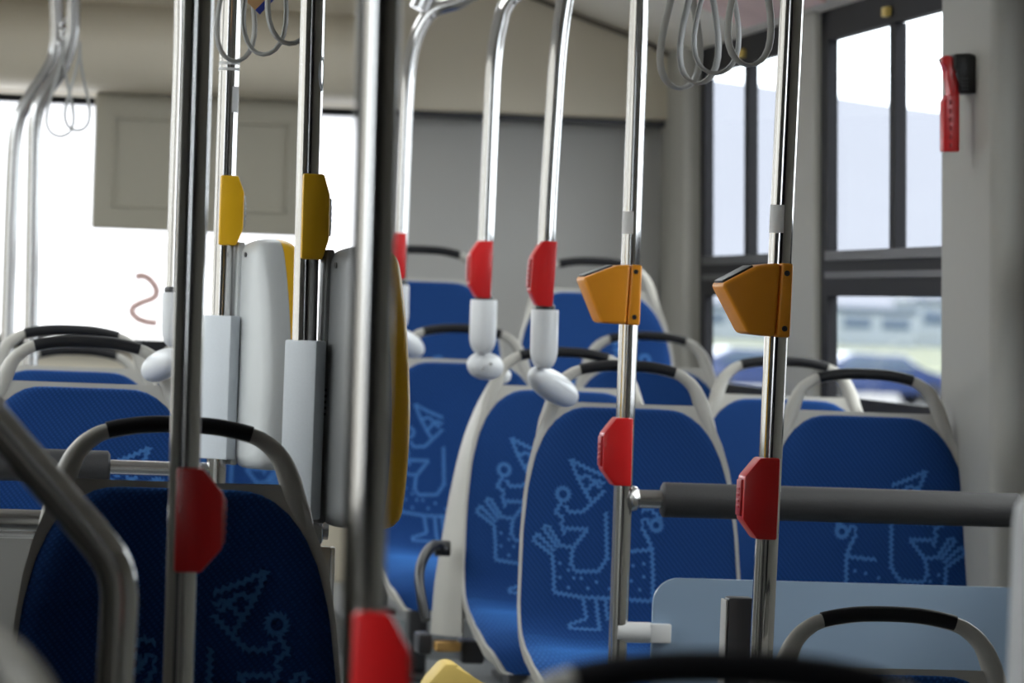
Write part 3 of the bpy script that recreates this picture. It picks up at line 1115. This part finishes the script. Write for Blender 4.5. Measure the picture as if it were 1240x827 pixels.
# ------------------------------------------------------------------ right partition
z = P(900, 608, 7.2).z
xs = fE(z).x
t = thing('padded_bar', 'dark grey padded bar across the right seats', 'bar', (xs, 7.2, z), 'padded partition bars')
xw = xr(z) - xs
bm = bmesh.new()
add_tube(bm, [(0, 0, 0), (xw, 0, 0)], .0165, 20)
add_lathe(bm, [(.019, 0), (.024, .004), (.022, .014), (.017, .018)], (.010, 0, 0), (1, 0, 0), 20)
finish('tube', bm, 'brushed', t)
x0, x1 = P(801, 605, 7.2).x - xs, P(1234, 616, 7.2).x - xs
bm = bmesh.new()
add_tube(bm, [(x0, 0, 0), (x0 + .003, 0, 0), (x1 - .003, 0, 0), (x1, 0, 0)], [.026, .031, .031, .026], 28)
finish('foam_sleeve', bm, 'foam', t)
# frosted panel with rounded top corner
zt = P(850, 701, 7.2).z
xa = P(790, 740, 7.2).x
xb = xr(.8) - .01
def rounded_panel(bm, x0, x1, z0, z1, y0, y1, r, mi=0):
    poly = [(x0, z0), (x1, z0), (x1, z1)]
    for k in range(9):
        a = PI / 2 * k / 8
        poly.append((x0 + r - r * math.sin(a), z1 - r + r * math.cos(a)))
    A = [bm.verts.new((x, y0, z)) for x, z in poly]
    B = [bm.verts.new((x, y1, z)) for x, z in poly]
    bm.faces.new(A).material_index = 0
    bm.faces.new(B).material_index = 0
    for i in range(len(A)):
        bm.faces.new((A[i], A[(i + 1) % len(A)], B[(i + 1) % len(A)], B[i])).material_index = 1
bm = bmesh.new()
rounded_panel(bm, xa, xb, .22, zt, 7.196, 7.204, .045)
tag(finish('partition_panel', bm, ['panel', 'edge_glass'], ang=30), 'blue-grey frosted glass partition with rounded corner below the right padded bar', 'partition')
zc = P(785, 766, 7.2).z
xs2 = fE(zc).x
t = thing('panel_clamp', 'white clamp holding the frosted glass to the slim pole', 'clamp', (xs2, 7.2, zc))
bm = bmesh.new()
add_tube(bm, [(-.004, -.003, 0), (.055, -.003, 0)], .0185, 24)
finish('barrel', bm, 'white', t)
bm = bmesh.new()
add_box(bm, (.073, -.003, 0), (.038, .034, .034), .003)
finish('jaw', bm, 'white', t)
# dark post with grey edge
a, b = P(876, 722, 6.45), P(912, 722, 6.45)
t = thing('dark_post', 'short dark grey post between frosted panel and bright pole', 'post', ((a.x + b.x) / 2, 6.45, FLOOR))
wz = b.x - a.x
bm = bmesh.new()
add_range(bm, -wz / 2 + .004, wz / 2, -.02, .02, 0, a.z - FLOOR, .006)
finish('body', bm, 'dark', t)
bm = bmesh.new()
add_range(bm, -wz / 2, -wz / 2 + .004, -.021, .021, 0, a.z - FLOOR - .004, .002)
finish('edge_strip', bm, 'tower', t)
# white post at the right border
q = P(1250, 597, 3.5)
bm = bmesh.new()
L = q.z - FLOOR
add_lathe(bm, [(.016, 0), (.016, L - .03), (.014, L - .012), (.008, L - .002), (.001, L)], (q.x, 3.5, FLOOR), seg=20)
tag(finish('white_post', bm, 'bright_white'), 'blurred white post at the right edge in front of the padded bar', 'post')
# yellow guard near the podium
bm = bmesh.new()
c = P(548, 820, 7.6)
add_prism(bm, [(-.075, -.30), (.075, -.30), (.075, -.02), (.025, -.005), (-.008, .03), (-.03, .03), (-.06, -.005), (-.075, -.04)], -.05, .05, .008)
o = finish('podium_guard', bm, 'pale_yellow', loc=(c.x + .01, 7.6, c.z))
tag(o, 'pale yellow corner guard at the bottom centre beside the aisle', 'guard')
bm = bmesh.new()
add_range(bm, c.x - .02, c.x + .06, 7.57, 7.63, FLOOR, c.z - .3)
tag(finish('guard_post', bm, 'dark'), 'dark stand under the pale yellow corner guard', 'post')

# bent handrail at lower left
path = [(-60, 452), (-10, 507), (60, 588), (112, 648), (136, 682), (144, 715), (143, 760), (138, 850), (132, 960)]
pts = [P(a, b, 3.95) for a, b in path]
base = Vector((pts[-1].x - .01, 3.95, FLOOR))
t = thing('bent_handrail', 'dark bent steel handrail at lower left before the shadowed seat', 'handrail', base)
bm = bmesh.new()
add_tube(bm, catmull([Vector((XL, 3.95, pts[0].z + .36)) - base] + [p - base for p in pts], 8) + [Vector((0, 0, 0))], .0178, 24)
finish('tube', bm, 'chrome', t)

# ------------------------------------------------------------------ straps and rails
def strap(px, py, D, zr, w, twist, label, group, wd=.010, top=True):
    p = P(px, py, D)
    L = zr - p.z
    t = thing('hanging_strap', label, 'strap', (p.x, p.y, zr), group)
    pts = []
    n = 36
    for k in range(n):
        a = 2 * PI * k / n
        u = (1 - math.cos(a)) / 2            # 0 top .. 1 bottom
        x = math.sin(a) * w * (u ** 1.25)
        pts.append(Vector((x, 0, -L * (u ** .8))))
    bm = bmesh.new()
    add_tube(bm, pts, .0035, 8, closed=True, rb=wd, ref=(0, 1, 0))
    o = finish('loop', bm, 'strap', t)
    if top:
        bm = bmesh.new()
        add_tube(bm, [(0, -.018, 0.005), (0, .018, 0.005)], .026, 18)
        finish('sleeve', bm, 'dark', t)
    t.rotation_euler = (0, 0, twist)
ZR = 1.96
def rail(x, y0, y1, z, label):
    bm = bmesh.new()
    add_tube(bm, [(x, y0, z), (x, y1, z)], .0165, 18)
    for y in (y0 + .1, y1 - .1):
        add_tube(bm, [(x, y, z), (x, y, 2.32)], .012, 14)
    tag(finish('ceiling_rail', bm, 'chrome'), label, 'rail')
G = 'right group of hanging straps'
for i, (px, py, D, w, tw, lab) in enumerate((
        (822, 107, 7.10, .074, .5, 'grey hanging strap farthest left of the right group, hanging lowest'),
        (845, 101, 6.90, .062, -.7, 'second grey hanging strap from the left in the right group'),
        (866, 89, 6.70, .064, -.5, 'third grey hanging strap from the left in the right group'),
        (906, 79, 6.42, .066, .35, 'grey hanging strap nearest the bright pole in the right group'))):
    strap(px, py, D, ZR, w, tw, lab, G)
rail(P(865, 95, 6.75).x, 3.6, 7.6, ZR, 'steel rail along the ceiling carrying the right hanging straps')
G = 'left group of hanging straps'
for px, py, D, w, tw, lab in (
        (284, 74, 6.9, .062, .5, 'thin grey strap looping behind the far left-centre pole'),
        (319, 66, 6.35, .058, -.45, 'thin grey strap in the middle of the left group between two poles'),
        (350, 53, 5.95, .060, .35, 'thin grey strap looping behind the pole with the oval sticker')):
    strap(px, py, D, ZR, w, tw, lab, G, .006)
rail(P(319, 66, 6.4).x, 3.6, 7.5, ZR, 'steel rail along the ceiling carrying the left hanging straps')
G = 'faint straps before the rear window'
for px, py, D, w, lab in ((72, 165, 9.66, .055, 'faint strap left of the pair before the rear window'), (93, 158, 9.62, .05, 'faint strap right of the pair before the rear window')):
    strap(px, py, D, P(87, 50, D).z, w, .3, lab, G, .004, False)
# small card at the top among the left straps
a = P(338, -12, 6.6)
t = thing('hanging_card', 'small orange card with blue edge among the left straps at top', 'card', a)
bm = bmesh.new()
R_ = Matrix.Rotation(math.radians(-48), 3, 'Y')
add_box(bm, R_ @ Vector((0, 0, .035)), (.10, .002, .07), 0, rot=R_)
finish('card', bm, 'peach', t)
bm = bmesh.new()
add_box(bm, R_ @ Vector((0, -.002, .0)), (.10, .003, .010), 0, rot=R_)
finish('border', bm, 'blue', t)
# pink advert strip on the right cove
bm = bmesh.new()
v = [bm.verts.new(c) for c in ((2.085, 9.5, 2.012), (2.085, 10.45, 2.012), (1.93, 10.45, 2.075), (1.93, 9.5, 2.075))]
v2 = [bm.verts.new(q.co + Vector((-.003, 0, -.008))) for q in v]
bm.faces.new(v); bm.faces.new(v2)
for i in range(4):
    bm.faces.new((v[i], v[(i + 1) % 4], v2[(i + 1) % 4], v2[i]))
tag(finish('advert_strip', bm, 'pink', smooth=False), 'pink and white advert strip on the ceiling cove above the right windows', 'advert')

# ------------------------------------------------------------------ emergency hammer
D = 8.0
c = P(1150, 90, D)
t = thing('emergency_hammer', 'red emergency hammer hanging in its black holder on the right pillar', 'hammer', c)
px_ = D / F
def hp(a, b):
    q = P(a, b, D) - c
    return (q.x, q.z)
bm = bmesh.new()
add_prism(bm, [hp(*q) for q in ((1151, 66), (1172, 65), (1180, 70), (1186, 84), (1186, 112), (1180, 114), (1158, 114), (1156, 90), (1151, 84))], -.03, .05, .006, 3)
h = finish('holder', bm, 'black', t)
bm = bmesh.new()
for k in range(4):
    x, z = hp(1159, 96 + k * 4.3)
    add_box(bm, (x + .008, -.031, z), (.014, .004, .0035), .001)
finish('ribs', bm, 'dark', h)
bm = bmesh.new()
add_prism(bm, [hp(*q) for q in ((1138, 72), (1143, 67), (1152, 69), (1158, 80), (1159, 117), (1147, 117), (1146, 86), (1140, 78))], -.018, .018, .004)
finish('head', bm, 'red', t)
bm = bmesh.new()
add_prism(bm, [hp(*q) for q in ((1147, 112), (1160, 112), (1160, 184), (1140, 184), (1140, 121), (1147, 117))], -.016, .016, .0035)
sh_ = finish('handle', bm, 'red', t)
bm = bmesh.new()
for k in range(6):
    x, z = hp(1149, 124 + k * 10.5)
    add_box(bm, (x, -.0165, z), (.006, .003, .009), .001)
finish('grip_ridges', bm, 'dark_red', sh_)
bm = bmesh.new()
add_lathe(bm, [(.001, -.006), (.004, 0), (.005, .008)], (hp(1139, 73)[0], 0, hp(1139, 73)[1]), (1, 0, -.3), 12)
finish('steel_tip', bm, 'brushed', t)

# ------------------------------------------------------------------ outside
GZ = -0.95
bm = bmesh.new()
vs = [bm.verts.new(c) for c in ((-500, -500, GZ), (3000, -500, GZ), (3000, 3000, GZ), (-500, 3000, GZ))]
bm.faces.new(vs)
struct('ground', bm, 'asphalt', smooth=False)
bm = bmesh.new()
vs = [bm.verts.new(c) for c in ((-300, 165, GZ + .03), (900, 165, GZ + .03), (1400, 1200, GZ + .03), (-600, 1200, GZ + .03))]
bm.faces.new(vs)
g = finish('grass_field', bm, 'grass', smooth=False)
g['label'] = 'strip of pale dry grass outside beyond the parked cars'; g['category'] = 'grass'; g['kind'] = 'stuff'
# unseen low wall at left, added to dim sky reflections in the poles
bm = bmesh.new()
add_range(bm, -8.3, -8.0, -6, 40, GZ, 3.3)
struct('reflection_wall', bm, 'dimwall', smooth=False)
# hazy mountain
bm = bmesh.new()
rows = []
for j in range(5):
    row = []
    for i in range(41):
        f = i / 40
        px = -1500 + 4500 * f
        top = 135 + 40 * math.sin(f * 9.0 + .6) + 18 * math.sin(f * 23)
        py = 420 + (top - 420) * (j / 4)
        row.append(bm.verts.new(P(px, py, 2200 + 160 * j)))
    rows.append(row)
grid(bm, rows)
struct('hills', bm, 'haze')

def building(px0, px1, py0, py1, D, label):
    a, b = P(px0, py0, D), P(px1, py1, D)
    t = thing('low_building', label, 'building', ((a.x + b.x) / 2, D, GZ), 'low buildings outside')
    w, h = b.x - a.x, a.z - GZ
    bm = bmesh.new()
    add_range(bm, -w / 2, w / 2, 0, 12, 0, h, .1)
    finish('wall', bm, 'bld', t)
    bm = bmesh.new()
    add_range(bm, -w / 2 - .4, w / 2 + .4, -.4, 12.4, h, h + .5, .1)
    finish('roof', bm, 'bldglass', t)
    n = max(2, int(w / 3.2))
    for k in range(n):
        bm = bmesh.new()
        x = -w / 2 + w * (k + .5) / n
        add_range(bm, x - .36 * w / n, x + .36 * w / n, -.08, .02, h * .52, h * .84, .02)
        finish('window', bm, 'bldglass', t)
building(1015, 1108, 376, 412, 420, 'low white building outside, left part of the near side window')
building(1114, 1290, 366, 412, 450, 'longer low building outside, right part of the near side window')
building(850, 985, 372, 412, 460, 'low building outside the farther side window')

def car(px, D, paint, label, rz):
    p = P(px, 450, D)
    t = thing('parked_car', label, 'car', (p.x, D, GZ), 'parked cars outside')
    t.rotation_euler = (0, 0, rz)
    bm = bmesh.new()
    prof = [(-2.1, .35), (2.1, .35), (2.15, .6), (2.05, .82), (1.1, .95), (.55, 1.42), (-1.0, 1.45), (-1.75, .98), (-2.1, .9)]
    add_prism(bm, prof, -.85, .85, .08)
    finish('body', bm, paint, t)
    bm = bmesh.new()
    for s in (-1, 1):
        add_prism(bm, [(.85, .98), (.48, 1.34), (-.95, 1.37), (-1.45, .99)], s * .855, s * .875)
    finish('side_glass', bm, 'bldglass', t)
    for x in (-1.3, 1.3):
        for s in (-1, 1):
            bm = bmesh.new()
            add_lathe(bm, [(.2, -.1), (.33, -.09), (.33, .09), (.2, .1)], (x, s * .8, .33), (0, 1, 0), 20)
            finish('wheel', bm, 'tyre', t)
    bm = bmesh.new()
    add_box(bm, (-2.08, -.55, .8), (.1, .3, .16), .02)
    add_box(bm, (-2.08, .55, .8), (.1, .3, .16), .02)
    finish('tail_lamp', bm, 'orange_lamp', t)
car(1062, 112, 'carblue', 'blurred blue parked car outside the near side window', .1)
car(1245, 108, 'carwhite', 'blurred white parked car outside at the right part of near window', .1)
car(915, 118, 'carblue', 'blurred blue parked car outside the farther side window', .1)

# ------------------------------------------------------------------ light
w = bpy.data.worlds.new('overcast_sky')
scene.world = w
w.use_nodes = True
nt = w.node_tree
bg = nt.nodes['Background']
tc = nt.nodes.new('ShaderNodeTexCoord')
sp = nt.nodes.new('ShaderNodeSeparateXYZ')
nt.links.new(tc.outputs['Generated'], sp.inputs[0])
cr = nt.nodes.new('ShaderNodeValToRGB')
cr.color_ramp.elements[0].position = 0.0
cr.color_ramp.elements[0].color = (0.92, 0.95, 1, 1)
cr.color_ramp.elements[1].position = 0.5
cr.color_ramp.elements[1].color = (1, 0.98, 0.95, 1)
nt.links.new(sp.outputs['Z'], cr.inputs['Fac'])
nt.links.new(cr.outputs['Color'], bg.inputs['Color'])
bg.inputs['Strength'].default_value = 3.6
sun = bpy.data.lights.new('sun', 'SUN')
sun.energy = 1.2
sun.angle = math.radians(25)
sun.color = (1, 0.95, 0.86)
so = bpy.data.objects.new('sun', sun)
COL.objects.link(so)
so.rotation_euler = (math.radians(50), 0, math.radians(65))

scene.view_settings.view_transform = 'Standard'
scene.view_settings.look = 'None'
scene.view_settings.exposure = 0.6
scene.cycles.max_bounces = 10
scene.cycles.diffuse_bounces = 6
scene.cycles.use_denoising = True
scene.cycles.sample_clamp_indirect = 8
